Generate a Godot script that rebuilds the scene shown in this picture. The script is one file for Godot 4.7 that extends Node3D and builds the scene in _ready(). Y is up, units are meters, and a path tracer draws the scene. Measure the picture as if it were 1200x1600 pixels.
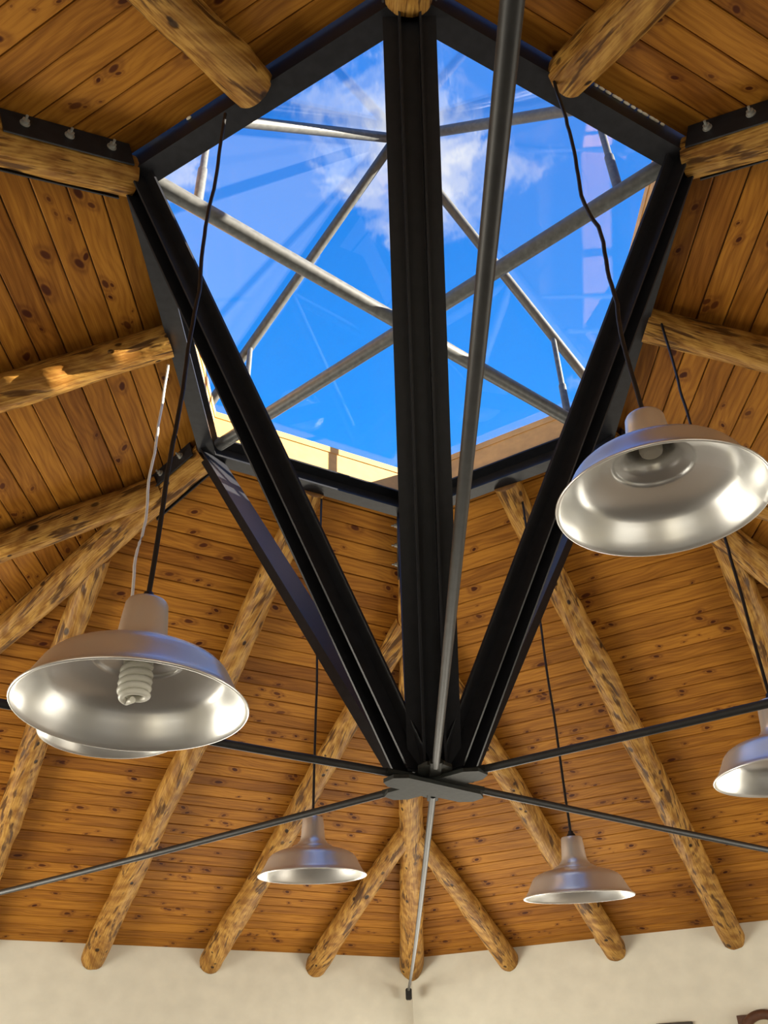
extends Node3D

# ------------------------------------------------------------------ layout (metres, y up, the far corner of the room towards -z)
const RING_Y := 3.883                  # underside of the steel ring of the skylight
const RING := [Vector2(0.0, 1.094), Vector2(-0.779, 0.641), Vector2(-0.802, -0.643), Vector2(0.026, -1.107), Vector2(0.8, -0.64), Vector2(0.786, 0.643)]
const ROOM := [Vector2(0.0, 5.192), Vector2(-4.18, 2.963), Vector2(-4.18, -2.963), Vector2(0.0, -5.192), Vector2(4.18, -2.963), Vector2(4.18, 2.963)]
const WALL_TOP := 2.542
const BOARD_Y := 3.968                 # underside of the ceiling boards at the ring
const HUB := Vector3(0.004, 2.291, 0.0)
const APEX := Vector3(0.0, 5.11, 0.0)
const BOARD_W := 0.0925
# corners and faces go round from the one behind the camera: 0 back, 1 back left, 2 far left, 3 far, 4 far right, 5 back right
var M := {}
var rng := RandomNumberGenerator.new()


func _ready() -> void:
	rng.seed = 11
	set_camera()
	set_sky_and_sun()
	set_window_light()
	make_materials()
	build_shell()
	build_ceiling()
	build_steel_frame()
	build_skylight()
	build_rafters()
	build_tie_rods()
	build_lamps()
	build_wall_items()


# ------------------------------------------------------------------ camera and light
func set_camera() -> void:
	var cam := Camera3D.new()
	cam.name = "camera"
	cam.position = Vector3(-0.104, 1.6, 2.224)
	cam.rotation_degrees = Vector3(34.44, -0.03, -1.8)
	cam.fov = 60.95
	cam.near = 0.02
	add_child(cam)
	cam.current = true


func cloud_noise() -> FastNoiseLite:
	var n := FastNoiseLite.new()
	n.seed = 362
	n.noise_type = FastNoiseLite.TYPE_SIMPLEX_SMOOTH
	n.frequency = 1.5
	n.fractal_type = FastNoiseLite.FRACTAL_FBM
	n.fractal_octaves = 6
	n.fractal_gain = 0.55
	n.domain_warp_enabled = true
	n.domain_warp_amplitude = 0.25
	n.domain_warp_frequency = 1.1
	return n


func set_sky_and_sun() -> void:
	var w := 3072
	var h := 1536
	var im := Image.create(w, h, false, Image.FORMAT_RGBF)
	var n := cloud_noise()
	var zenith := Color(0.010, 0.155, 0.72)
	var low := Color(0.015, 0.37, 1.2)
	var rim := Color(0.42, 0.62, 0.95)
	im.fill(Color(0.35, 0.33, 0.28))
	for y in h / 2 + 1:
		var up := (0.5 - (y + 0.5) / h) * PI
		var sy := maxf(sin(up), 0.0)
		var base := zenith.lerp(low, clampf((1.0 - sy) / 0.4, 0.0, 1.0))
		base = base.lerp(rim, pow(clampf(1.0 - sy / 0.6, 0.0, 1.0), 2.0))
		if sy < 0.12:
			im.fill_rect(Rect2i(0, y, w, 1), base)
			continue
		var far := cos(up) / sy
		for x in w:
			var a := (x + 0.5) / w * TAU          # the left edge of the panorama lies towards -z
			var d := n.get_noise_2d(sin(a) * far, -cos(a) * far)
			var c := smoothstep(0.19, 0.58, d)
			im.set_pixel(x, y, base if c <= 0.0 else base.lerp(Color(0.95, 0.98, 1.05), c))
	var sm := PanoramaSkyMaterial.new()
	sm.panorama = ImageTexture.create_from_image(im)
	var sky := Sky.new()
	sky.sky_material = sm
	var env := Environment.new()
	env.background_mode = Environment.BG_SKY
	env.sky = sky
	env.tonemap_mode = Environment.TONE_MAPPER_LINEAR
	env.tonemap_exposure = 1.0
	env.ambient_light_source = Environment.AMBIENT_SOURCE_DISABLED
	env.sdfgi_enabled = true
	env.ssao_enabled = true
	env.ssil_enabled = true
	var we := WorldEnvironment.new()
	we.name = "world_environment"
	we.environment = env
	add_child(we)
	var sun := DirectionalLight3D.new()
	sun.name = "sun"
	sun.light_color = Color(1.0, 0.95, 0.86)
	sun.light_energy = 10.0
	sun.light_angular_distance = 0.53
	sun.shadow_enabled = true
	add_child(sun)
	sun.look_at_from_position(Vector3(1.0, 0.365, 0.02), Vector3.ZERO)


# added soft sources filling unseen windows, placed and balanced to light the room
const WINDOWS := [[1, 0.72, 2.9, 18.0], [4, 0.28, 2.9, 9.0], [2, 0.74, 2.0, 4.0], [3, 0.19, 1.5, 5.0], [0, 0.5, 2.6, 2.0], [5, 0.5, 2.6, 2.0]]   # wall, place along it, width, strength; left one read from shadows, rest added
const SILL := 0.45
const HEAD := 1.82


func set_window_light() -> void:
	for q in WINDOWS:
		var a := v3(ROOM[q[0]], 0.0)
		var b := v3(ROOM[(q[0] + 1) % 6], 0.0)
		var inward := wall_inward(q[0])
		var l := AreaLight3D.new()
		l.name = "window_fill_light"
		l.area_size = Vector2(q[2], HEAD - SILL)
		l.light_energy = q[3]
		l.light_color = Color(1.0, 0.97, 0.90)
		l.area_range = 30.0
		l.shadow_enabled = true
		add_child(l, true)
		var at: Vector3 = a.lerp(b, q[1]) + Vector3.UP * (SILL + HEAD) / 2 - inward * 0.02
		l.look_at_from_position(at, at + inward)


func wall_inward(k: int) -> Vector3:
	var a := v3(ROOM[k], 0.0)
	var b := v3(ROOM[(k + 1) % 6], 0.0)
	var n := (b - a).cross(Vector3.UP).normalized()
	return n if n.dot(a) < 0.0 else -n


# ------------------------------------------------------------------ helpers
func v3(p: Vector2, y: float) -> Vector3:
	return Vector3(p.x, y, p.y)


func tool() -> SurfaceTool:
	var st := SurfaceTool.new()
	st.begin(Mesh.PRIMITIVE_TRIANGLES)
	return st


func done(st: SurfaceTool) -> ArrayMesh:
	st.index()
	st.generate_normals()
	return st.commit()


func put(mesh: Mesh, called: String, m: Material, parent: Node, at := Transform3D()) -> MeshInstance3D:
	var o := MeshInstance3D.new()
	o.name = called
	o.mesh = mesh
	o.material_override = null
	o.transform = at
	for k in mesh.get_surface_count():
		o.set_surface_override_material(k, m)
	parent.add_child(o, true)
	return o


var counts := {}


func numbered(called: String) -> String:
	counts[called] = counts.get(called, -1) + 1
	return called if counts[called] == 0 else "%s_%03d" % [called, counts[called]]


func thing(called: String, label: String, category: String, group := "", at := Vector3.ZERO) -> Node3D:
	var o := Node3D.new()
	o.name = numbered(called)
	o.position = at
	add_child(o)
	o.set_meta("label", label)
	o.set_meta("category", category)
	if group:
		o.set_meta("group", group)
	return o


func structure(called: String, label: String, category: String) -> Node3D:
	var o := thing(called, label, category)
	o.set_meta("kind", "structure")
	return o


func tri(st: SurfaceTool, a: Vector3, b: Vector3, c: Vector3, ua := Vector2.ZERO, ub := Vector2.ZERO, uc := Vector2.ZERO) -> void:
	# counter-clockwise as seen from outside; Godot wants them the other way round
	st.set_uv(ua)
	st.add_vertex(a)
	st.set_uv(uc)
	st.add_vertex(c)
	st.set_uv(ub)
	st.add_vertex(b)


func prism(st: SurfaceTool, a: PackedVector3Array, b: PackedVector3Array, smooth := false) -> void:
	# a closed solid between two outlines of the same number of points
	var n := a.size()
	var ca := Vector3.ZERO
	var cb := Vector3.ZERO
	var newell := Vector3.ZERO
	for i in n:
		ca += a[i] / n
		cb += b[i] / n
	for i in n:
		newell += (a[i] - ca).cross(a[(i + 1) % n] - ca)
	if newell.dot(cb - ca) < 0.0:
		a.reverse()
		b.reverse()
		newell = -newell
	var along := 0.0
	st.set_smooth_group(0 if smooth else -1)
	var length := ca.distance_to(cb)
	for i in n:
		var j := (i + 1) % n
		var w := a[i].distance_to(a[j])
		var u0 := Vector2(0, along)
		var u1 := Vector2(0, along + w)
		var u2 := Vector2(length, along + w)
		var u3 := Vector2(length, along)
		tri(st, a[i], a[j], b[j], u0, u1, u2)
		tri(st, a[i], b[j], b[i], u0, u2, u3)
		along += w
	st.set_smooth_group(-1)
	var z := newell.normalized()
	var x := (a[1] - a[0]).normalized()
	var y := z.cross(x)
	var flat := PackedVector2Array()
	for p in a:
		flat.append(Vector2((p - ca).dot(x), (p - ca).dot(y)))
	var ids := Geometry2D.triangulate_polygon(flat)
	for t in range(0, ids.size(), 3):
		var p := [ids[t], ids[t + 1], ids[t + 2]]
		if (flat[p[1]] - flat[p[0]]).cross(flat[p[2]] - flat[p[0]]) < 0.0:
			p.reverse()
		tri(st, a[p[0]], a[p[2]], a[p[1]], flat[p[0]], flat[p[2]], flat[p[1]])
		tri(st, b[p[0]], b[p[1]], b[p[2]], flat[p[0]], flat[p[1]], flat[p[2]])


func block(st: SurfaceTool, size: Vector3, at := Transform3D(), cut := 0.0) -> void:
	# a box, its long edges along z chamfered
	var x := size.x / 2
	var y := size.y / 2
	var outline := [Vector2(-x, -y), Vector2(x, -y), Vector2(x, y), Vector2(-x, y)]
	if cut > 0.0:
		outline = [Vector2(-x + cut, -y), Vector2(x - cut, -y), Vector2(x, -y + cut), Vector2(x, y - cut), Vector2(x - cut, y), Vector2(-x + cut, y), Vector2(-x, y - cut), Vector2(-x, -y + cut)]
	var a := PackedVector3Array()
	var b := PackedVector3Array()
	for p in outline:
		a.append(at * Vector3(p.x, p.y, -size.z / 2))
		b.append(at * Vector3(p.x, p.y, size.z / 2))
	prism(st, a, b)


func frame_along(z: Vector3, hint := Vector3.UP) -> Basis:
	z = z.normalized()
	if absf(z.dot(hint)) > 0.99:
		hint = Vector3.RIGHT
	var x := hint.cross(z).normalized()
	return Basis(x, z.cross(x), z)


func tube(st: SurfaceTool, path: Array, radius: float, sides := 14, caps := true) -> void:
	var rings := []
	for i in path.size():
		var d: Vector3 = path[mini(i + 1, path.size() - 1)] - path[maxi(i - 1, 0)]
		var f := frame_along(d)
		var ring := PackedVector3Array()
		for k in sides:
			var a := TAU * k / sides
			ring.append(path[i] + f.x * cos(a) * radius + f.y * sin(a) * radius)
		rings.append(ring)
	st.set_smooth_group(1)
	var along := 0.0
	for i in path.size() - 1:
		var next: float = along + (path[i] as Vector3).distance_to(path[i + 1])
		for k in sides:
			var j := (k + 1) % sides
			var v0 := float(k) / sides
			var v1 := float(k + 1) / sides
			tri(st, rings[i][k], rings[i][j], rings[i + 1][j], Vector2(along, v0), Vector2(along, v1), Vector2(next, v1))
			tri(st, rings[i][k], rings[i + 1][j], rings[i + 1][k], Vector2(along, v0), Vector2(next, v1), Vector2(next, v0))
		along = next
	if caps:
		st.set_smooth_group(-1)
		for k in sides:
			var j := (k + 1) % sides
			var last := rings.size() - 1
			tri(st, path[0], rings[0][j], rings[0][k])
			tri(st, path[last], rings[last][k], rings[last][j])


func lathe(st: SurfaceTool, outline: Array, sides := 48, breaks := []) -> void:
	# outline: (radius, height), outside of the solid on the right-hand side when walking up; smooth group changes at each index in breaks
	var g := 1
	for i in outline.size() - 1:
		if i in breaks:
			g += 1
		st.set_smooth_group(g)
		var p: Vector2 = outline[i]
		var q: Vector2 = outline[i + 1]
		for k in sides:
			var a := TAU * k / sides
			var b := TAU * (k + 1) / sides
			var p0 := Vector3(cos(a) * p.x, p.y, -sin(a) * p.x)
			var p1 := Vector3(cos(b) * p.x, p.y, -sin(b) * p.x)
			var q0 := Vector3(cos(a) * q.x, q.y, -sin(a) * q.x)
			var q1 := Vector3(cos(b) * q.x, q.y, -sin(b) * q.x)
			var u0 := float(k) / sides
			var u1 := float(k + 1) / sides
			if p.x > 0.00001:
				tri(st, p0, p1, q1, Vector2(u0, p.y), Vector2(u1, p.y), Vector2(u1, q.y))
			if q.x > 0.00001:
				tri(st, p0, q1, q0, Vector2(u0, p.y), Vector2(u1, q.y), Vector2(u0, q.y))


func ring_offset(k: int, out: float) -> Vector2:
	# corner k of the skylight ring, every side moved outwards by out
	k = posmod(k, 6)
	var p: Vector2 = RING[k]
	var before: Vector2 = (p - RING[posmod(k - 1, 6)]).normalized()
	var after: Vector2 = (RING[(k + 1) % 6] - p).normalized()
	var n0 := Vector2(before.y, -before.x)
	var n1 := Vector2(after.y, -after.x)
	if n0.dot(p) < 0.0:
		n0 = -n0
	if n1.dot(p) < 0.0:
		n1 = -n1
	var bis := (n0 + n1).normalized()
	return p + bis * out / bis.dot(n0)


# ------------------------------------------------------------------ materials
func plain(color: Color, rough: float, metal := 0.0, spec := 0.5) -> StandardMaterial3D:
	var m := StandardMaterial3D.new()
	m.albedo_color = color
	m.roughness = rough
	m.metallic = metal
	m.metallic_specular = spec
	return m


func mottled(color: Color, rough: float, metal: float, amount: float, scale: float, relief := 0.0) -> StandardMaterial3D:
	# a plain material with a faint cloudy variation of tone
	var n := FastNoiseLite.new()
	n.seed = rng.randi_range(1, 9999)
	n.frequency = 0.02
	n.fractal_octaves = 5
	var t := NoiseTexture2D.new()
	t.width = 256
	t.height = 256
	t.seamless = true
	t.noise = n
	var g := Gradient.new()
	g.colors = PackedColorArray([Color(1 - amount, 1 - amount, 1 - amount), Color(1, 1, 1)])
	t.color_ramp = g
	var m := plain(color, rough, metal)
	m.albedo_texture = t
	m.uv1_triplanar = true
	m.uv1_world_triplanar = true
	m.uv1_scale = Vector3.ONE * scale
	if relief > 0.0:
		var h := NoiseTexture2D.new()
		h.width = 256
		h.height = 256
		h.seamless = true
		h.noise = n
		m.heightmap_enabled = true
		m.heightmap_texture = h
		m.heightmap_scale = relief
	return m


func board_texture(seed_: int) -> ImageTexture:
	# four different boards above each other; 2 m long and seamless along the length
	var w := 1024
	var rows := 4
	var rh := 96
	var im := Image.create(w, rows * rh, false, Image.FORMAT_RGB8)
	var r := RandomNumberGenerator.new()
	r.seed = seed_
	var n := FastNoiseLite.new()
	n.seed = seed_
	n.frequency = 1.0
	n.fractal_octaves = 3
	var warp := FastNoiseLite.new()
	warp.seed = seed_ + 1
	warp.frequency = 1.0
	warp.fractal_type = FastNoiseLite.FRACTAL_NONE
	var pale := Color(0.66, 0.445, 0.16)
	var dark := Color(0.43, 0.255, 0.078)
	var knot := Color(0.24, 0.10, 0.04)
	for row in rows:
		var knots := []
		for k in r.randi_range(4, 7):
			knots.append([r.randf() * 2.0, r.randf_range(0.012, 0.08), r.randf_range(0.004, 0.0125), r.randf_range(1.0, 1.9), r.randf_range(0.6, 1.0)])
		if r.randf() < 0.7:   # a cluster of small ones
			var u := r.randf() * 2.0
			for k in r.randi_range(3, 6):
				knots.append([u + r.randf_range(-0.12, 0.12), r.randf_range(0.01, 0.08), r.randf_range(0.003, 0.006), r.randf_range(1.0, 1.8), r.randf_range(0.4, 0.9)])
		var heart := r.randf_range(-0.03, 0.12)
		var tone := r.randf_range(-0.16, 0.42)
		for x in w:
			var a := TAU * x / w
			var cx := cos(a)
			var sx := sin(a)
			var u := 2.0 * x / w
			var slow := n.get_noise_3d(cx * 0.5, sx * 0.5, row * 9.0) * 0.05
			for y in rh:
				var v := 0.0925 * y / rh
				var pull := 0.0
				var core := 0.0
				for q in knots:
					var du := fposmod(u - q[0] + 1.0, 2.0) - 1.0
					if absf(du) > 0.09:
						continue
					var dv: float = v - q[1]
					var d: float = sqrt(du * du / (q[3] * q[3]) + dv * dv) / q[2]
					pull += exp(-d * d * 0.12) * 2.2 * signf(dv + 0.0001) * (1.0 - exp(-d))
					core = maxf(core, q[4] * (1.0 - smoothstep(0.75, 1.5, d)))
					core = maxf(core, q[4] * 0.3 * exp(-(d - 2.0) * (d - 2.0) * 2.0))
				var f := absf(v - heart + slow) * 130.0 + pull + warp.get_noise_3d(cx * 0.6, sx * 0.6, v * 30.0 + row * 7.0) * 0.8
				var ring := 0.5 + 0.5 * sin(f * 2.4)
				ring = ring * ring
				var fine := n.get_noise_3d(cx * 1.2, sx * 1.2, v * 520.0 + row * 31.0)
				var wide := n.get_noise_3d(cx * 0.9 + 40.0, sx * 0.9, v * 30.0 + row * 5.0)
				var c := pale.lerp(dark, clampf(0.24 + ring * 0.22 + fine * 0.32 + wide * 0.42 + tone, 0.0, 1.0))
				im.set_pixel(x, row * rh + y, c.lerp(knot, core))
	return ImageTexture.create_from_image(im)


func log_texture(seed_: int) -> ImageTexture:
	# the skin of a peeled pole: 2 m long, once round
	var w := 1024
	var h := 256
	var im := Image.create(w, h, false, Image.FORMAT_RGB8)
	var n := FastNoiseLite.new()
	n.seed = seed_
	n.frequency = 1.0
	n.fractal_octaves = 4
	var r := RandomNumberGenerator.new()
	r.seed = seed_
	var knots := []
	for k in 20:
		knots.append([r.randf() * 2.0, r.randf(), r.randf_range(0.006, 0.013), r.randf_range(1.1, 2.0), r.randf_range(0.5, 1.0)])
	var pale := Color(0.82, 0.66, 0.36)
	var mid := Color(0.58, 0.41, 0.18)
	var bark := Color(0.29, 0.19, 0.09)
	for x in w:
		var a := TAU * x / w
		var cx := cos(a)
		var sx := sin(a)
		var u := 2.0 * x / w
		for y in h:
			var b := TAU * y / h
			var p := Vector3(cx * 3.0 + cos(b) * 0.9, sx * 3.0 + sin(b) * 0.9, sin(b + 1.0) * 0.8)
			var q := Vector3(cx * 1.6 + cos(b) * 4.0, sx * 1.6 + sin(b) * 4.0, cos(b) * 3.0)
			var patch := n.get_noise_3dv(p * 1.1)
			var grain := n.get_noise_3dv(q * 2.0)
			var shreds := n.get_noise_3d(cx * 1.9 + cos(b) * 1.7, sx * 1.9 + sin(b) * 1.7, 20.0 + cos(b) * 1.8)
			var c := pale.lerp(mid, clampf(0.5 + patch * 1.0 + grain * 0.8, 0.0, 1.0))
			var where := n.get_noise_3d(cx * 0.9 + 9.0, sx * 0.9, cos(b) * 0.7)
			c = c.lerp(bark, 0.75 * smoothstep(0.12, 0.52, shreds + grain * 0.3 + where * 0.7 - 0.05))
			for k in knots:
				var du := fposmod(u - k[0] + 1.0, 2.0) - 1.0
				if absf(du) > 0.06:
					continue
				var dv: float = (fposmod(float(y) / h - k[1] + 0.5, 1.0) - 0.5) * 0.42
				var d: float = sqrt(du * du / (k[3] * k[3]) + dv * dv) / k[2]
				c = c.lerp(bark.darkened(0.35), k[4] * (1.0 - smoothstep(0.6, 1.3, d)))
			im.set_pixel(x, y, c)
	return ImageTexture.create_from_image(im)


func make_materials() -> void:
	M.boards = []
	for k in 4:
		var m := plain(Color.WHITE, 0.55, 0.0, 0.2)
		m.albedo_texture = board_texture(71 + k * 13)
		M.boards.append(m)
	M.logs = []
	for k in 3:
		var m := plain(Color(0.86, 0.82, 0.76), 0.5, 0.0, 0.3)
		m.albedo_texture = log_texture(23 + k * 5)
		m.heightmap_enabled = true
		m.heightmap_texture = m.albedo_texture
		m.heightmap_scale = 0.6
		M.logs.append(m)
	M.log_end = mottled(Color(0.80, 0.58, 0.34), 0.7, 0.0, 0.35, 6.0)
	M.deck = plain(Color(0.45, 0.33, 0.22), 0.8)
	M.plaster = mottled(Color(0.93, 0.925, 0.87), 0.85, 0.0, 0.06, 1.2)
	M.floor = mottled(Color(0.26, 0.22, 0.18), 0.5, 0.0, 0.25, 0.8)
	M.steel = mottled(Color(0.15, 0.155, 0.175), 0.42, 0.0, 0.2, 5.0)
	M.steel.metallic_specular = 0.35
	M.hub_steel = mottled(Color(0.19, 0.20, 0.19), 0.6, 0.0, 0.25, 8.0)
	M.hub_steel.metallic_specular = 0.3
	M.rod = mottled(Color(0.20, 0.20, 0.20), 0.48, 0.0, 0.2, 9.0)
	M.rod.metallic_specular = 0.4
	M.tube = mottled(Color(0.42, 0.43, 0.43), 0.45, 0.0, 0.3, 7.0)
	M.zinc = plain(Color(0.66, 0.66, 0.64), 0.4, 0.4)
	M.curb = mottled(Color(0.88, 0.68, 0.40), 0.6, 0.0, 0.15, 3.0)
	M.pale_bead = plain(Color(0.93, 0.90, 0.82), 0.9)  # pale colour of the beads that stand for sunlight in the gap
	M.glass = plain(Color(0.9, 0.95, 1.0, 0.02), 0.0, 0.0, 0.43)
	M.glass.transparency = BaseMaterial3D.TRANSPARENCY_ALPHA
	M.alu = plain(Color(0.93, 0.93, 0.92), 0.31, 0.72)
	M.alu_in = plain(Color(0.84, 0.83, 0.80), 0.3, 1.0)
	M.cord = plain(Color(0.10, 0.10, 0.11), 0.45)
	M.cord_pale = plain(Color(0.86, 0.85, 0.82), 0.35)
	M.porcelain = plain(Color(0.86, 0.85, 0.80), 0.35)
	M.bulb = plain(Color(0.90, 0.89, 0.84), 0.4)
	M.frame_dark = plain(Color(0.22, 0.20, 0.17), 0.5)
	M.paper = plain(Color(0.80, 0.77, 0.68), 0.8)
	M.frame_brown = mottled(Color(0.42, 0.27, 0.18), 0.55, 0.0, 0.3, 6.0)
	M.window_wood = mottled(Color(0.50, 0.34, 0.20), 0.5, 0.0, 0.3, 5.0)


# ------------------------------------------------------------------ walls, floor, windows
func build_shell() -> void:
	var st := tool()
	var a := PackedVector3Array()
	var b := PackedVector3Array()
	for p in ROOM:
		a.append(v3(p * 1.06, -0.15))
		b.append(v3(p * 1.06, 0.0))
	prism(st, a, b)
	var fl := put(done(st), "floor", M.floor, self)
	fl.set_meta("kind", "structure")
	fl.set_meta("label", "beige floor of the six-sided room")
	fl.set_meta("category", "floor")
	var sides := ["back_left", "left", "far_left", "far_right", "right", "back_right"]
	var says := ["cream plaster wall opposite the framed pieces, with one added window", "cream plaster side wall on the side of the sunlit log", "bare cream plaster wall below the roof boards", "cream plaster wall with small framed pieces hanging on it", "cream plaster side wall opposite the sunlit log", "cream plaster wall opposite the bare far wall, with one added window"]
	for k in 6:
		var p: Vector3 = v3(ROOM[k], 0.0)
		var q: Vector3 = v3(ROOM[(k + 1) % 6], 0.0)
		var length := p.distance_to(q)
		var out := -wall_inward(k)
		var dir := (q - p) / length
		var holes := []
		for wd in WINDOWS:
			if wd[0] == k:
				holes.append([wd[1] * length - wd[2] / 2, wd[1] * length + wd[2] / 2])
		var wst := tool()
		var x := -0.11
		for hole in holes:
			wall_piece(wst, p, dir, out, x, hole[0], 0.0, WALL_TOP + 0.012)
			wall_piece(wst, p, dir, out, hole[0], hole[1], 0.0, SILL)
			wall_piece(wst, p, dir, out, hole[0], hole[1], HEAD, WALL_TOP + 0.012)
			x = hole[1]
		wall_piece(wst, p, dir, out, x, length + 0.11, 0.0, WALL_TOP + 0.012)
		var wall := put(done(wst), "wall_" + sides[k], M.plaster, self)
		wall.set_meta("kind", "structure")
		wall.set_meta("label", says[k])
		wall.set_meta("category", "wall")
	var no := 1
	for wd in WINDOWS:  # windows out of view, placed and sized to light the room
		no += 1
		var p: Vector3 = v3(ROOM[wd[0]], 0.0)
		var q: Vector3 = v3(ROOM[(wd[0] + 1) % 6], 0.0)
		var inward := wall_inward(wd[0])
		var win := structure("window_%d" % no, "unseen wooden two-leaf window placed for the light in the " + ["wall opposite the framed pieces", "side wall under the sunlit log", "bare far wall", "wall with the framed pieces", "side wall opposite the sunlit log", "wall opposite the bare far wall"][wd[0]], "window")
		win.position = p.lerp(q, wd[1]) - inward * 0.1
		win.basis = frame_along(inward)
		var mid := (SILL + HEAD) / 2
		var hh := HEAD - SILL
		for s in [-1, 1]:
			put(block_mesh(Vector3(0.06, hh, 0.07)), "frame_post", M.window_wood, win, Transform3D(Basis(), Vector3(s * (wd[2] / 2 - 0.03), mid, 0)))
			put(block_mesh(Vector3(wd[2] - 0.12, 0.06, 0.07)), "frame_rail", M.window_wood, win, Transform3D(Basis(), Vector3(0, mid + s * (hh / 2 - 0.03), 0)))
		put(block_mesh(Vector3(0.05, hh - 0.12, 0.05)), "mullion", M.window_wood, win, Transform3D(Basis(), Vector3(0, mid, 0)))
		for s in [-1, 1]:
			put(block_mesh(Vector3(wd[2] / 2 - 0.085, hh - 0.12, 0.006)), "pane", M.glass, win, Transform3D(Basis(), Vector3(s * (wd[2] / 4 - 0.0175), mid, -0.01)))


func wall_piece(st: SurfaceTool, p: Vector3, dir: Vector3, out: Vector3, x0: float, x1: float, y0: float, y1: float) -> void:
	if x1 - x0 < 0.001:
		return
	var a := PackedVector3Array()
	var b := PackedVector3Array()
	for c in [[x0, y0], [x1, y0], [x1, y1], [x0, y1]]:
		var e: Vector3 = p + dir * c[0] + Vector3.UP * c[1]
		a.append(e)
		b.append(e + out * 0.2)
	prism(st, a, b)


func block_mesh(size: Vector3, cut := 0.0) -> ArrayMesh:
	var st := tool()
	block(st, size, Transform3D(), cut)
	return done(st)


# ------------------------------------------------------------------ ceiling: boards running round the six slopes
func slope_point(k: int, along: float, down: float) -> Vector3:
	# a point of slope k (between corners k and k+1): along 0..1 from corner to corner, down 0..1 from the ring to the wall
	var e0 := v3(ring_offset(k, 0.070), BOARD_Y).lerp(v3(ROOM[k], WALL_TOP), down)
	var e1 := v3(ring_offset(k + 1, 0.070), BOARD_Y).lerp(v3(ROOM[(k + 1) % 6], WALL_TOP), down)
	return e0.lerp(e1, along)


func slope_normal(k: int) -> Vector3:
	var n := (slope_point(k, 1, 0.5) - slope_point(k, 0, 0.5)).cross(slope_point(k, 0.5, 1) - slope_point(k, 0.5, 0)).normalized()
	return n if n.y < 0.0 else -n          # towards the room


func build_ceiling() -> void:
	var ceiling := structure("ceiling", "varnished pine board ceiling rising in six slopes to the skylight", "ceiling")
	for k in 6:
		var n := slope_normal(k)
		var st := tool()
		var a := PackedVector3Array()
		var b := PackedVector3Array()
		for c in [[0, 0.0], [1, 0.0], [1, 1.1], [0, 1.1]]:
			var p := slope_point(k, c[0], c[1]) - n * 0.0225
			a.append(p)
			b.append(p - n * 0.1)
		prism(st, a, b)
		var panel := put(done(st), "roof_slope", M.deck, ceiling)
		var length := slope_point(k, 0.5, 0).distance_to(slope_point(k, 0.5, 1))
		var count := roundi(length / BOARD_W)
		var gap := 0.0017 / length
		var bevel := 0.0030 / length
		for i in count:
			var d0 := float(i) / count + gap
			var d1 := float(i + 1) / count - gap
			var proud := rng.randf_range(-0.0012, 0.0012)
			var bst := tool()
			var corners := []
			for e in [[d0, 0.02], [d0, 0.003], [d0 + bevel, 0.0], [d1 - bevel, 0.0], [d1, 0.003], [d1, 0.02]]:
				corners.append([slope_point(k, 0.0, e[0]) - n * (e[1] + proud), slope_point(k, 1.0, e[0]) - n * (e[1] + proud), (e[0] - d0) / (d1 - d0)])
			var row := rng.randi_range(0, 3)
			var u0 := rng.randf() * 8.0
			var l := slope_point(k, 0, (d0 + d1) / 2).distance_to(slope_point(k, 1, (d0 + d1) / 2))
			bst.set_smooth_group(-1)
			var centre: Vector3 = (corners[0][0] + corners[3][1]) / 2
			for j in 6:
				var c0: Array = corners[j]
				var c1: Array = corners[(j + 1) % 6]
				var v0: float = (row + 0.03 + 0.94 * c0[2]) / 4.0
				var v1: float = (row + 0.03 + 0.94 * c1[2]) / 4.0
				quad_out(bst, c0[0], c0[1], c1[1], c1[0], centre, [Vector2(u0, v0), Vector2(u0 + l / 2, v0), Vector2(u0 + l / 2, v1), Vector2(u0, v1)])
			put(done(bst), "plank", M.boards[rng.randi_range(0, M.boards.size() - 1)], panel)


func quad_out(st: SurfaceTool, a: Vector3, b: Vector3, c: Vector3, d: Vector3, centre: Vector3, uv: Array) -> void:
	if (b - a).cross(c - a).dot((a + c) / 2 - centre) < 0.0:
		tri(st, a, c, b, uv[0], uv[2], uv[1])
		tri(st, a, d, c, uv[0], uv[3], uv[2])
	else:
		tri(st, a, b, c, uv[0], uv[1], uv[2])
		tri(st, a, c, d, uv[0], uv[2], uv[3])


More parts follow.
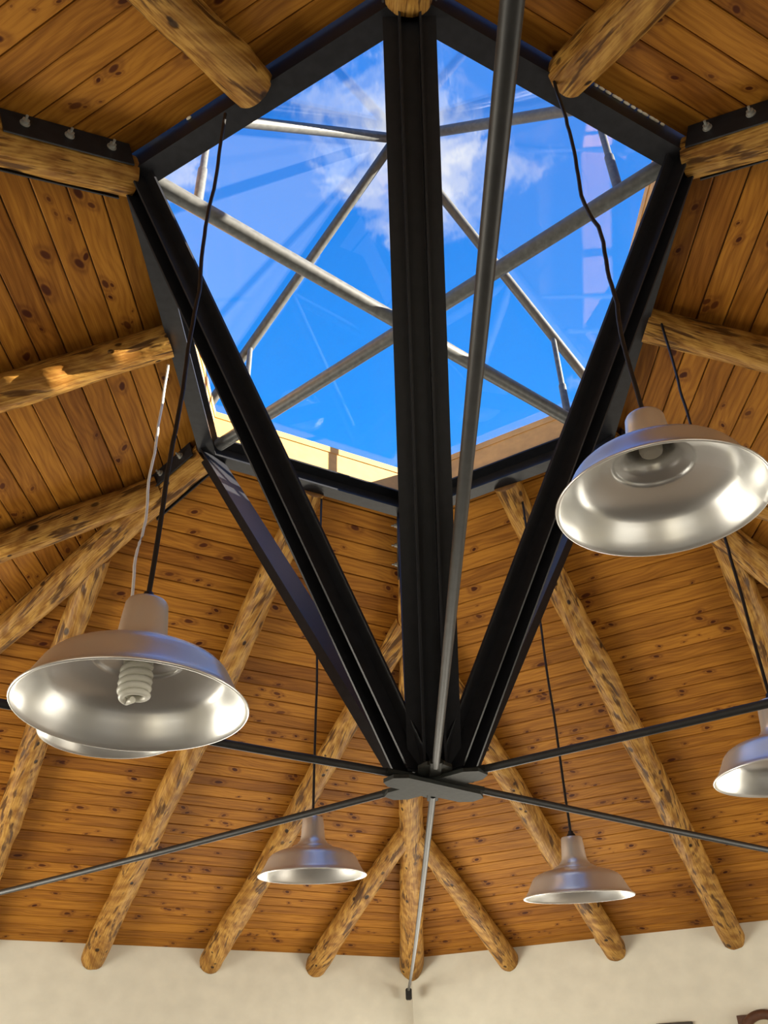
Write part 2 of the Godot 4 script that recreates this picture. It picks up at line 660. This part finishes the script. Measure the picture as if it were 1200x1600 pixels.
# ------------------------------------------------------------------ steel: ring, struts, hub
func build_steel_frame() -> void:
	var fr := thing("steel_truss", "black steel truss with six struts running from the skylight ring down to one hub", "truss")
	var channel := [Vector2(0, 0), Vector2(0.068, 0), Vector2(0.068, 0.1), Vector2(0, 0.1), Vector2(0, 0.093), Vector2(0.060, 0.093), Vector2(0.060, 0.008), Vector2(0, 0.008)]
	for k in 6:
		var st := tool()
		var a := PackedVector3Array()
		var b := PackedVector3Array()
		for p in channel:
			a.append(v3(ring_offset(k, p.x), RING_Y + p.y))
			b.append(v3(ring_offset(k + 1, p.x), RING_Y + p.y))
		prism(st, a, b)
		put(done(st), "ring_channel", M.steel, fr)
	for k in 6:
		put(strut_mesh(k), "strut", M.steel, fr)
	# diagonal tubes across the ring
	for k in 3:
		var st := tool()
		var a := v3(ring_offset(k, 0.0), 3.928)
		var b := v3(ring_offset(k + 3, 0.0), 3.928)
		tube(st, [a.lerp(b, 0.008), a.lerp(b, 0.25), a.lerp(b, 0.5), a.lerp(b, 0.75), a.lerp(b, 0.992)], 0.0265, 20)
		put(done(st), "diagonal_tube", M.tube, fr)
	# hub: three crossed flat bars under the feet of the struts
	var hub := put(block_mesh(Vector3(0.10, 0.03, 0.10), 0.01), "hub", M.hub_steel, fr, Transform3D(Basis(), HUB + Vector3(0, 0.012, 0)))
	for k in 3:
		var dir: Vector2 = (RING[k + 3] - RING[k]).normalized()
		var st := tool()
		var z := Vector3(dir.x, 0, dir.y)
		var x := z.cross(Vector3.UP)
		var half := 0.15 if k > 0 else 0.135
		var a := PackedVector3Array()
		var b := PackedVector3Array()
		var y: float = HUB.y - 0.006 - 0.011 * [0, 2, 1][k]
		for p in [Vector2(-0.042, -half + 0.03), Vector2(-0.02, -half), Vector2(0.02, -half), Vector2(0.042, -half + 0.03), Vector2(0.042, half - 0.03), Vector2(0.02, half), Vector2(-0.02, half), Vector2(-0.042, half - 0.03)]:
			var c: Vector3 = Vector3(HUB.x, 0, HUB.z) + x * p.x + z * p.y
			a.append(c + Vector3.UP * y)
			b.append(c + Vector3.UP * (y + 0.0095))
		prism(st, a, b)
		put(done(st), "hub_bar", M.hub_steel, hub, hub.transform.affine_inverse())
	# pale beads drawn for sunlight through the ring joint; one is sealant
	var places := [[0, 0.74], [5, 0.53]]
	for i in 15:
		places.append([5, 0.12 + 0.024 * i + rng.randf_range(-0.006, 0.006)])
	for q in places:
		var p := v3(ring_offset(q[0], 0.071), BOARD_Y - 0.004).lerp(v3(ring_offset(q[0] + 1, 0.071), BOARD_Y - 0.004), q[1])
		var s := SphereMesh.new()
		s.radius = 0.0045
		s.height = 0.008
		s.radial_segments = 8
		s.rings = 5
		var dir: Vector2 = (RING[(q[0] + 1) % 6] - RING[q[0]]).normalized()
		put(s, "sealant_gap_light_bead", M.pale_bead, fr, Transform3D(frame_along(Vector3(dir.x, 0, dir.y)).scaled_local(Vector3(1, 1, rng.randf_range(1.3, 3.2))), p))


func strut_mesh(k: int) -> ArrayMesh:
	var rim := ring_offset(k, 0.028)
	var top := v3(rim, RING_Y)
	var r := Vector3(rim.x, 0, rim.y).normalized()
	var foot := HUB + r * 0.075
	foot.y = HUB.y + 0.004
	var axis := (foot - top).normalized()
	var t := r.cross(Vector3.UP).normalized()
	var outward := axis.cross(t)
	if outward.dot(r) < 0.0:
		outward = -outward
	# a flat plate towards the middle with two upright ribs on its outer side
	var w := 0.068
	var back := -0.018
	var th := 0.007
	var rib := 0.042
	var g := 0.023
	var outline := [Vector2(-w, back), Vector2(w, back), Vector2(w, back + th), Vector2(g + 0.006, back + th), Vector2(g + 0.006, back + th + rib), Vector2(g, back + th + rib), Vector2(g, back + th), Vector2(-g, back + th), Vector2(-g, back + th + rib), Vector2(-g - 0.006, back + th + rib), Vector2(-g - 0.006, back + th), Vector2(-w, back + th)]
	var a := PackedVector3Array()
	var b := PackedVector3Array()
	for p in outline:
		var c: Vector3 = top + t * p.x + outward * p.y
		a.append(c + axis * (RING_Y - c.y) / axis.y)
		b.append(c + axis * (foot.y - c.y) / axis.y)
	var st := tool()
	prism(st, a, b)
	return done(st)


# ------------------------------------------------------------------ skylight: curb, tubes, posts, panes
func hip_point(k: int, t: float, lift := 0.0) -> Vector3:
	var p: Vector2 = RING[posmod(k, 6)] * t
	return Vector3(p.x, APEX.y - 0.83 * t + lift, p.y)


func build_skylight() -> void:
	var sk := structure("window_1", "six-sided glass pyramid skylight on grey tubes above the steel ring", "skylight")
	for k in 6:
		# curb board with a thin strip along its top
		var st := tool()
		var a := PackedVector3Array()
		var b := PackedVector3Array()
		for p in [Vector2(0.026, 0.1), Vector2(0.056, 0.1), Vector2(0.056, 0.252), Vector2(0.026, 0.252)]:
			a.append(v3(ring_offset(k, p.x), RING_Y + p.y))
			b.append(v3(ring_offset(k + 1, p.x), RING_Y + p.y))
		prism(st, a, b)
		var board := put(done(st), "curb_board", M.curb, sk)
		st = tool()
		a = PackedVector3Array()
		b = PackedVector3Array()
		for p in [Vector2(0.022, 0.222), Vector2(0.0258, 0.222), Vector2(0.0258, 0.253), Vector2(0.022, 0.253)]:
			a.append(v3(ring_offset(k, p.x), RING_Y + p.y))
			b.append(v3(ring_offset(k + 1, p.x), RING_Y + p.y))
		prism(st, a, b)
		put(done(st), "edge_strip", M.curb, board)
	for k in 6:
		var st := tool()
		var a := hip_point(k, 0.0)
		var b := hip_point(k, 1.27)
		tube(st, [a, a.lerp(b, 0.33), a.lerp(b, 0.67), b], 0.021, 18)
		put(done(st), "hip_tube", M.tube, sk)
	for k in 6:
		var t := 0.84
		var foot: Vector2 = RING[k] * t
		st_post(sk, v3(foot, 3.945), hip_point(k, t, -0.012))
	for k in 6:
		var a := PackedVector3Array([hip_point(k, 0.012, 0.03), hip_point(k, 1.27, 0.03), hip_point(k + 1, 1.27, 0.03), hip_point(k + 1, 0.012, 0.03)])
		var n := (a[1] - a[0]).cross(a[2] - a[0]).normalized()
		if n.y < 0.0:
			n = -n
		var mid := (a[0] + a[1] + a[2]) / 3
		var b := PackedVector3Array()
		for i in 4:
			a[i] = a[i].lerp(mid, 0.004)
			b.append(a[i] + n * 0.008)
		var st := tool()
		prism(st, a, b)
		put(done(st), "glass_pane", M.glass, sk)


func st_post(parent: Node, foot: Vector3, head: Vector3) -> void:
	var st := tool()
	tube(st, [foot, head], 0.0115, 14)
	var post := put(done(st), "post", M.tube, parent)
	st = tool()
	tube(st, [foot, foot.lerp(head, 0.38)], 0.0155, 14)
	put(done(st), "sleeve", M.tube, post)


# ------------------------------------------------------------------ log rafters
var ends := []                          # outlines of the two sawn ends of the last log made


func log_mesh(a: Vector3, b: Vector3, ra: float, rb: float, seed_: int, stubs := []) -> ArrayMesh:
	# a peeled pole from a to b: tapered, slightly crooked, with bumps where branches were
	var r := RandomNumberGenerator.new()
	r.seed = seed_
	var n := FastNoiseLite.new()
	n.seed = seed_
	n.frequency = 1.0
	n.fractal_octaves = 2
	var length := a.distance_to(b)
	var f := frame_along(b - a)
	var rows := int(length / 0.035) + 2
	var sides := 26
	var bumps := []
	for k in int(length * 3.0):
		bumps.append([r.randf() * length, r.randf() * TAU, r.randf_range(0.02, 0.045), r.randf_range(0.003, 0.011)])
	bumps.append_array(stubs)
	var u0 := r.randf() * 2.0
	var v0 := r.randf()
	var rings := []
	for i in rows:
		var t := float(i) / (rows - 1)
		var x := t * length
		var bend := Vector2(n.get_noise_2d(x * 0.5, 3.0), n.get_noise_2d(x * 0.5, 77.0)) * 0.018 * sin(PI * t)
		var c := a.lerp(b, t) + f.x * bend.x + f.y * bend.y * 0.4
		var base := lerpf(ra, rb, t) * (1.0 + 0.05 * n.get_noise_2d(x * 2.0, 200.0))
		var ring := PackedVector3Array()
		for k in sides:
			var g := TAU * k / sides
			var rad := base * (1.0 + 0.07 * n.get_noise_3d(x * 2.2, cos(g) * 1.1, sin(g) * 1.1 + 9.0) + 0.03 * n.get_noise_3d(x * 5.0, cos(g) * 4.0, sin(g) * 4.0))
			for q in bumps:
				var dx: float = x - q[0]
				if absf(dx) < 0.12:
					var dg: float = (fposmod(g - q[1] + PI, TAU) - PI) * base
					rad += q[3] * exp(-(dx * dx * 0.6 + dg * dg) / (q[2] * q[2]))
			ring.append(c + f.x * cos(g) * rad + f.y * sin(g) * rad)
		rings.append(ring)
	var st := tool()
	st.set_smooth_group(1)
	for i in rows - 1:
		var x0 := u0 + length * i / (rows - 1) / 2.0
		var x1 := u0 + length * (i + 1) / (rows - 1) / 2.0
		for k in sides:
			var j := (k + 1) % sides
			var g0 := v0 + float(k) / sides
			var g1 := v0 + float(k + 1) / sides
			tri(st, rings[i][k], rings[i][j], rings[i + 1][j], Vector2(x0, g0), Vector2(x0, g1), Vector2(x1, g1))
			tri(st, rings[i][k], rings[i + 1][j], rings[i + 1][k], Vector2(x0, g0), Vector2(x1, g1), Vector2(x1, g0))
	ends = [rings[0], rings[rows - 1]]
	return done(st)


const RAFTER_TOP_R := 0.060
const RAFTER_FOOT_R := 0.078


func add_log(called: String, label: String, group: String, a: Vector3, b: Vector3, ra: float, rb: float, seed_: int, stubs := []) -> Node3D:
	var t := thing(called, label, "rafter", group)
	var body := put(log_mesh(a, b, ra, rb, seed_, stubs), "log", M.logs[seed_ % M.logs.size()], t)
	var st := tool()
	st.set_smooth_group(-1)
	var ring: PackedVector3Array = ends[0]      # the upper end; the foot is set in the wall
	for k in ring.size():
		tri(st, a, ring[(k + 1) % ring.size()], ring[k])
	put(done(st), "sawn_end", M.log_end, body)
	return t


func build_rafters() -> void:
	# hip rafters: from each corner of the ring to a corner of the room, held between two bolted plates
	var hip_says := [
		"peeled hip log whose end sits over the widest black strut", "flat-sided hip log under a bolted plate with three bolts in dark slope", "thick bright yellow hip log passing behind the lamp with spiral bulb",
		"cracked hip log running straight down to the corner between two white walls", "hip log emerging from behind the large lamp with no bulb showing", "flat-sided hip log under a bolted plate beside pale beads standing in for sunlight"]
	for k in 6:
		var p: Vector2 = ring_offset(k, 0.045)
		var dir := v3(ROOM[k], 0.0).normalized()
		var a := v3(p, 3.905)
		var b := v3(ROOM[k], 2.466) + dir * 0.03
		var t := add_log("hip_rafter", hip_says[k], "hip rafters from skylight ring to room corners", a, b, 0.060, 0.088, 300 + k)
		var along := (b - a).normalized()
		var f := frame_along(along)
		for s in [-1, 1]:
			var plate := put(block_mesh(Vector3(0.006, 0.085, 0.36), 0.001), "steel_plate", M.steel, t, Transform3D(f, a + along * 0.2 + f.x * s * 0.066 + f.y * 0.012))
			for q in [-0.12, 0.0, 0.12]:
				var st := tool()
				tube(st, [Vector3(-s * 0.012, 0, 0), Vector3(s * 0.004, 0, 0)], 0.0135, 16)
				tube(st, [Vector3(s * 0.003, 0, 0), Vector3(s * 0.014, 0, 0)], 0.0105, 6)
				tube(st, [Vector3(s * 0.015, 0, 0), Vector3(s * 0.028, 0, 0)], 0.004, 8)
				put(done(st), "bolt", M.zinc, plate, Transform3D(Basis(), Vector3(s * 0.002, 0.006, q)))
	# common rafters: from the middle of each side of the ring to the middle of a wall; two jack rafters on either side of each
	var common_says := [
		"short peeled log end above the black cord of the spiral bulb lamp", "peeled log with sunlit knots above the pale lamp cord", "rough yellow log ending at the sunlit curb side of the ring",
		"dark-streaked log ending under the ring on the slope above the framed pieces", "weathered dark-topped log above the cord passing behind the bulbless lamp", "knotty rounded log end above the cord of the big bulbless lamp"]
	for k in 6:
		var a2: Vector2 = (ring_offset(k, 0.072) + ring_offset(k + 1, 0.072)) / 2
		var b2: Vector2 = (ROOM[k] + ROOM[(k + 1) % 6]) / 2
		var inward := wall_inward(k)
		add_log("common_rafter", common_says[k], "common rafters between ring sides and walls", v3(a2, BOARD_Y - 0.064), v3(b2, 2.462) - inward * 0.02, RAFTER_TOP_R, RAFTER_FOOT_R, 400 + k, [[0.20, -0.75, 0.026, 0.022], [0.43, -0.9, 0.038, 0.032], [0.56, -0.25, 0.03, 0.024]] if k == 1 else [])
		if k == 0 or k == 5:
			continue                         # their jack rafters lie outside the picture
		var spots := [1.0 / 6, 1.0 / 3, 2.0 / 3, 5.0 / 6]
		if k == 1:
			spots = [0.5 + 0.79 / 5.926]
		elif k == 4:
			spots = [0.5 - 0.79 / 5.926]
		for j in spots:
			var foot := v3(ROOM[k].lerp(ROOM[(k + 1) % 6], j), 2.462) - inward * 0.02
			# up the slope, square to the wall, until it meets the hip
			var near: int = k if j < 0.5 else (k + 1) % 6
			var hip_dir: Vector2 = (RING[near] - ROOM[near]).normalized()
			var up2 := Vector2(inward.x, inward.z)
			var c2: Vector2 = (b2 - a2).normalized()
			up2 = -c2
			var f2 := Vector2(foot.x, foot.z)
			var hit = Geometry2D.line_intersects_line(f2, up2, ROOM[near], hip_dir)
			if hit == null:
				continue
			var run: Vector2 = hit - f2
			var back := run.length() - 0.05
			var drop := (BOARD_Y - 0.064 - 2.462) / a2.distance_to(b2)
			var head: Vector2 = f2 + up2 * back
			var first := minf(j, 1.0 - j) < 0.25
			var says := "%s peeled jack rafter on the %s" % ["short" if first else "long", jack_place(k, j)]
			add_log("jack_rafter", says, "jack rafters leaning on the hips", v3(head, 2.462 + drop * back), foot, 0.06, RAFTER_FOOT_R, 500 + k * 10 + int(j * 9))


func jack_place(k: int, j: float) -> String:
	match k:
		1: return "bolted-plate slope beside the sunlit knotty log"
		2: return "bare-walled slope, by the %s hip" % ("thick yellow" if j < 0.5 else "corner")
		3: return "slope above the framed pieces, by the %s hip" % ("corner" if j < 0.5 else "outer")
	return "side slope behind the bulbless lamp"


# ------------------------------------------------------------------ tie rods from the hub to the room corners
func build_tie_rods() -> void:
	var says := ["round steel tie rod passing overhead in front of the widest strut", "black tie rod passing behind the lamp with the spiral bulb", "grey tie rod crossing in front of a small lamp's neck", "slack grey tie rod hanging down in front of the corner hip log", "dark tie rod crossing the cord of the small tilted lamp", "dark tie rod leading from the hub across the knottiest slope"]
	for k in 6:
		var t := thing("tie_rod", says[k], "tie rod", "tie rods spreading from the hub")
		var d := v3(ROOM[k], 0.0).normalized()
		var a := HUB + d * 0.12 - Vector3.UP * 0.004
		var b := v3(ROOM[k], 2.329) - d * 0.04
		if k == 3:
			b = Vector3(-0.03, 2.315, -5.05)
		var path := []
		for i in 13:
			var s := i / 12.0
			path.append(a.lerp(b, s) - Vector3.UP * 0.035 * sin(PI * s))
		var st := tool()
		tube(st, path, 0.0095, 14)
		put(done(st), "rod", M.rod, t)
		st = tool()
		block(st, Vector3(0.03, 0.012, 0.10), Transform3D(frame_along(d), HUB + d * 0.105 - Vector3.UP * 0.004), 0.002)
		put(done(st), "fork", M.hub_steel, t)
		st = tool()
		block(st, Vector3(0.045, 0.075, 0.05), Transform3D(frame_along(d), b - Vector3.UP * 0.025), 0.008)
		put(done(st), "anchor", M.rod, t)


# ------------------------------------------------------------------ pendant lamps
func lamp_shade_mesh() -> ArrayMesh:
	var outer := [Vector2(0.2, 0.0), Vector2(0.2015, 0.003), Vector2(0.199, 0.006), Vector2(0.193, 0.009), Vector2(0.186, 0.019), Vector2(0.181, 0.027), Vector2(0.170, 0.048), Vector2(0.164, 0.060), Vector2(0.160, 0.066), Vector2(0.152, 0.074), Vector2(0.140, 0.081), Vector2(0.125, 0.087), Vector2(0.104, 0.093), Vector2(0.086, 0.096), Vector2(0.081, 0.098), Vector2(0.0795, 0.102), Vector2(0.076, 0.105), Vector2(0.066, 0.109), Vector2(0.057, 0.115), Vector2(0.0545, 0.119), Vector2(0.050, 0.124), Vector2(0.0465, 0.131), Vector2(0.0445, 0.143), Vector2(0.042, 0.175), Vector2(0.039, 0.205), Vector2(0.0365, 0.210), Vector2(0.0, 0.212)]
	var outline := []
	for i in range(outer.size() - 1, -1, -1):      # the inside, from the crown down to the rim
		var p: Vector2 = outer[i]
		if i > 2:
			outline.append(Vector2(maxf(p.x - 0.0022, 0.0), p.y - 0.0022))
	outline.append(Vector2(0.197, 0.0))
	outline.append_array(outer)
	var st := tool()
	lathe(st, outline, 72)
	return done(st)


func spiral_mesh() -> ArrayMesh:
	# the coiled tube of a compact fluorescent bulb, hanging down from its base
	var st := tool()
	var path := []
	for i in 121:
		var s := i / 120.0
		var a := s * TAU * 4.6
		var r := 0.0235 * (1.0 - 0.25 * smoothstep(0.9, 1.0, s))
		path.append(Vector3(cos(a) * r, -0.012 - 0.058 * s, sin(a) * r))
	path.append(Vector3(0.0, -0.071, 0.0))
	tube(st, path, 0.0062, 10)
	return done(st)


func build_lamps() -> void:
	var shade := lamp_shade_mesh()
	var st := tool()
	lathe(st, [Vector2(0.0, 0.118), Vector2(0.016, 0.118), Vector2(0.021, 0.121), Vector2(0.023, 0.128), Vector2(0.023, 0.165), Vector2(0.02, 0.205), Vector2(0.0, 0.205)], 28, [1, 4])
	var socket := done(st)
	st = tool()
	lathe(st, [Vector2(0.0, -0.006), Vector2(0.024, -0.006), Vector2(0.026, -0.002), Vector2(0.026, 0.018), Vector2(0.016, 0.03), Vector2(0.0, 0.03)], 28, [1, 3])
	var ballast := done(st)
	var spiral := spiral_mesh()
	st = tool()
	lathe(st, [Vector2(0.0, 0.214), Vector2(0.016, 0.214), Vector2(0.016, 0.219), Vector2(0.011, 0.223), Vector2(0.009, 0.232), Vector2(0.0, 0.232)], 24, [1, 3])
	var cap := done(st)
	# side of the ring it hangs from, x and z of the cord, height of the rim, tilt, spin, cord waves
	var list := [
		["large aluminium pendant lamp showing a white spiral bulb", Vector2(-0.522, 0.886), 2.142, Vector2(-0.02, 0.0), true, 0.006, M.cord, Vector3(-0.504, 3.86, 0.881)],
		["large aluminium pendant lamp hiding a strut, its bulb out of sight", Vector2(0.399, 0.946), 2.478, Vector2(0.03, -0.02), false, 0.012, M.cord, Vector3(0.390, 3.86, 0.943)],
		["aluminium pendant lamp mostly hidden behind the lamp with the spiral bulb", Vector2(-0.876, -0.078), 2.462, Vector2(0.0, 0.0), false, 0.010, M.cord_pale, Vector3(-0.873, 3.86, -0.079)],
		["aluminium pendant lamp hanging from the side log, just below a dark tie rod", Vector2(0.893, 0.051), 2.255, Vector2(0.02, 0.0), false, 0.005, M.cord, Vector3(0.896, 3.86, 0.052)],
		["small level aluminium pendant lamp behind the grey tie rod", Vector2(-0.390, -0.954), 2.268, Vector2(0.07, 0.0), false, 0.002, M.cord, Vector3(-0.381, 3.86, -0.955)],
		["small aluminium pendant lamp hanging below the crossing of two dark tie rods", Vector2(0.524, -0.977), 2.178, Vector2(0.08, 0.0), false, 0.002, M.cord, Vector3(0.520, 3.86, -0.979)],
	]
	for q in list:
		var at := v3(q[1], q[2])
		var t := thing("pendant_lamp", q[0], "lamp", "aluminium pendant lamps round the skylight", at)
		var tilt := Basis.from_euler(Vector3(q[3].x, 0, q[3].y)).scaled_local(Vector3.ONE * 0.94)
		var place := Transform3D(tilt, Vector3(0, 0.2, 0) - tilt * Vector3(0, 0.2 / 0.94, 0))
		put(shade, "shade", M.alu, t, place)
		put(cap, "cord_grip", M.cord, t, place)
		put(socket, "socket", M.porcelain, t, place)
		if q[4]:
			var low := place * Transform3D(Basis(), Vector3(0, 0.09, 0))
			var bulb := put(ballast, "bulb", M.bulb, t, low)
			put(spiral, "spiral_tube", M.bulb, bulb)
		var path := []
		var top: Vector3 = q[7] - at
		var foot := place * Vector3(0, 0.228, 0)
		var kink := FastNoiseLite.new()
		kink.seed = 7 + int(q[1].x * 100)
		kink.frequency = 2.2
		for i in 41:
			var s := i / 40.0
			var p := foot.lerp(top, s)
			var y := p.y
			p += Vector3(kink.get_noise_1d(y), 0, kink.get_noise_1d(y + 30.0)) * q[5] * 2.0 * sin(PI * s)
			path.append(p)
		st = tool()
		tube(st, path, 0.0048, 8)
		put(done(st), "cord", q[6], t)


# ------------------------------------------------------------------ framed pieces on the far wall
func build_wall_items() -> void:
	var inward := wall_inward(3)
	var f := frame_along(inward)
	var c := Vector3(1.67, 1.845, -4.302) + inward * 0.012
	var t := thing("picture_frame", "small dark-edged picture frame beside the brown round plaque", "picture", "", c)
	t.basis = f
	for s in [-1, 1]:
		put(block_mesh(Vector3(0.014, 0.33, 0.02), 0.002), "frame_side", M.frame_dark, t, Transform3D(Basis(), Vector3(s * 0.108, 0, 0)))
		put(block_mesh(Vector3(0.202, 0.014, 0.02), 0.002), "frame_rail", M.frame_dark, t, Transform3D(Basis(), Vector3(0, s * 0.158, 0)))
	put(block_mesh(Vector3(0.202, 0.302, 0.006)), "print", M.paper, t, Transform3D(Basis(), Vector3(0, 0, -0.004)))
	c = Vector3(2.155, 1.875, -4.043) + inward * 0.016
	t = thing("wall_plaque", "brown wooden plaque with a raised round frame on the white wall", "plaque", "", c)
	t.basis = f
	put(block_mesh(Vector3(0.31, 0.30, 0.022), 0.003), "back_board", M.frame_brown, t)
	var st := tool()
	var ring := []
	for i in 17:
		var a := TAU * i / 16.0
		ring.append(Vector2(0.135 + 0.028 * cos(a), 0.02 + 0.02 * sin(a)))
	lathe(st, ring, 48)
	put(done(st), "round_frame", M.frame_brown, t, Transform3D(Basis(Vector3.RIGHT, PI / 2), Vector3(0, 0.012, 0)))
	st = tool()
	lathe(st, [Vector2(0.0, 0.011), Vector2(0.112, 0.011), Vector2(0.112, 0.016), Vector2(0.0, 0.02)], 40, [1, 2])
	put(done(st), "round_face", M.paper, t, Transform3D(Basis(Vector3.RIGHT, PI / 2), Vector3(0, 0.012, 0)))
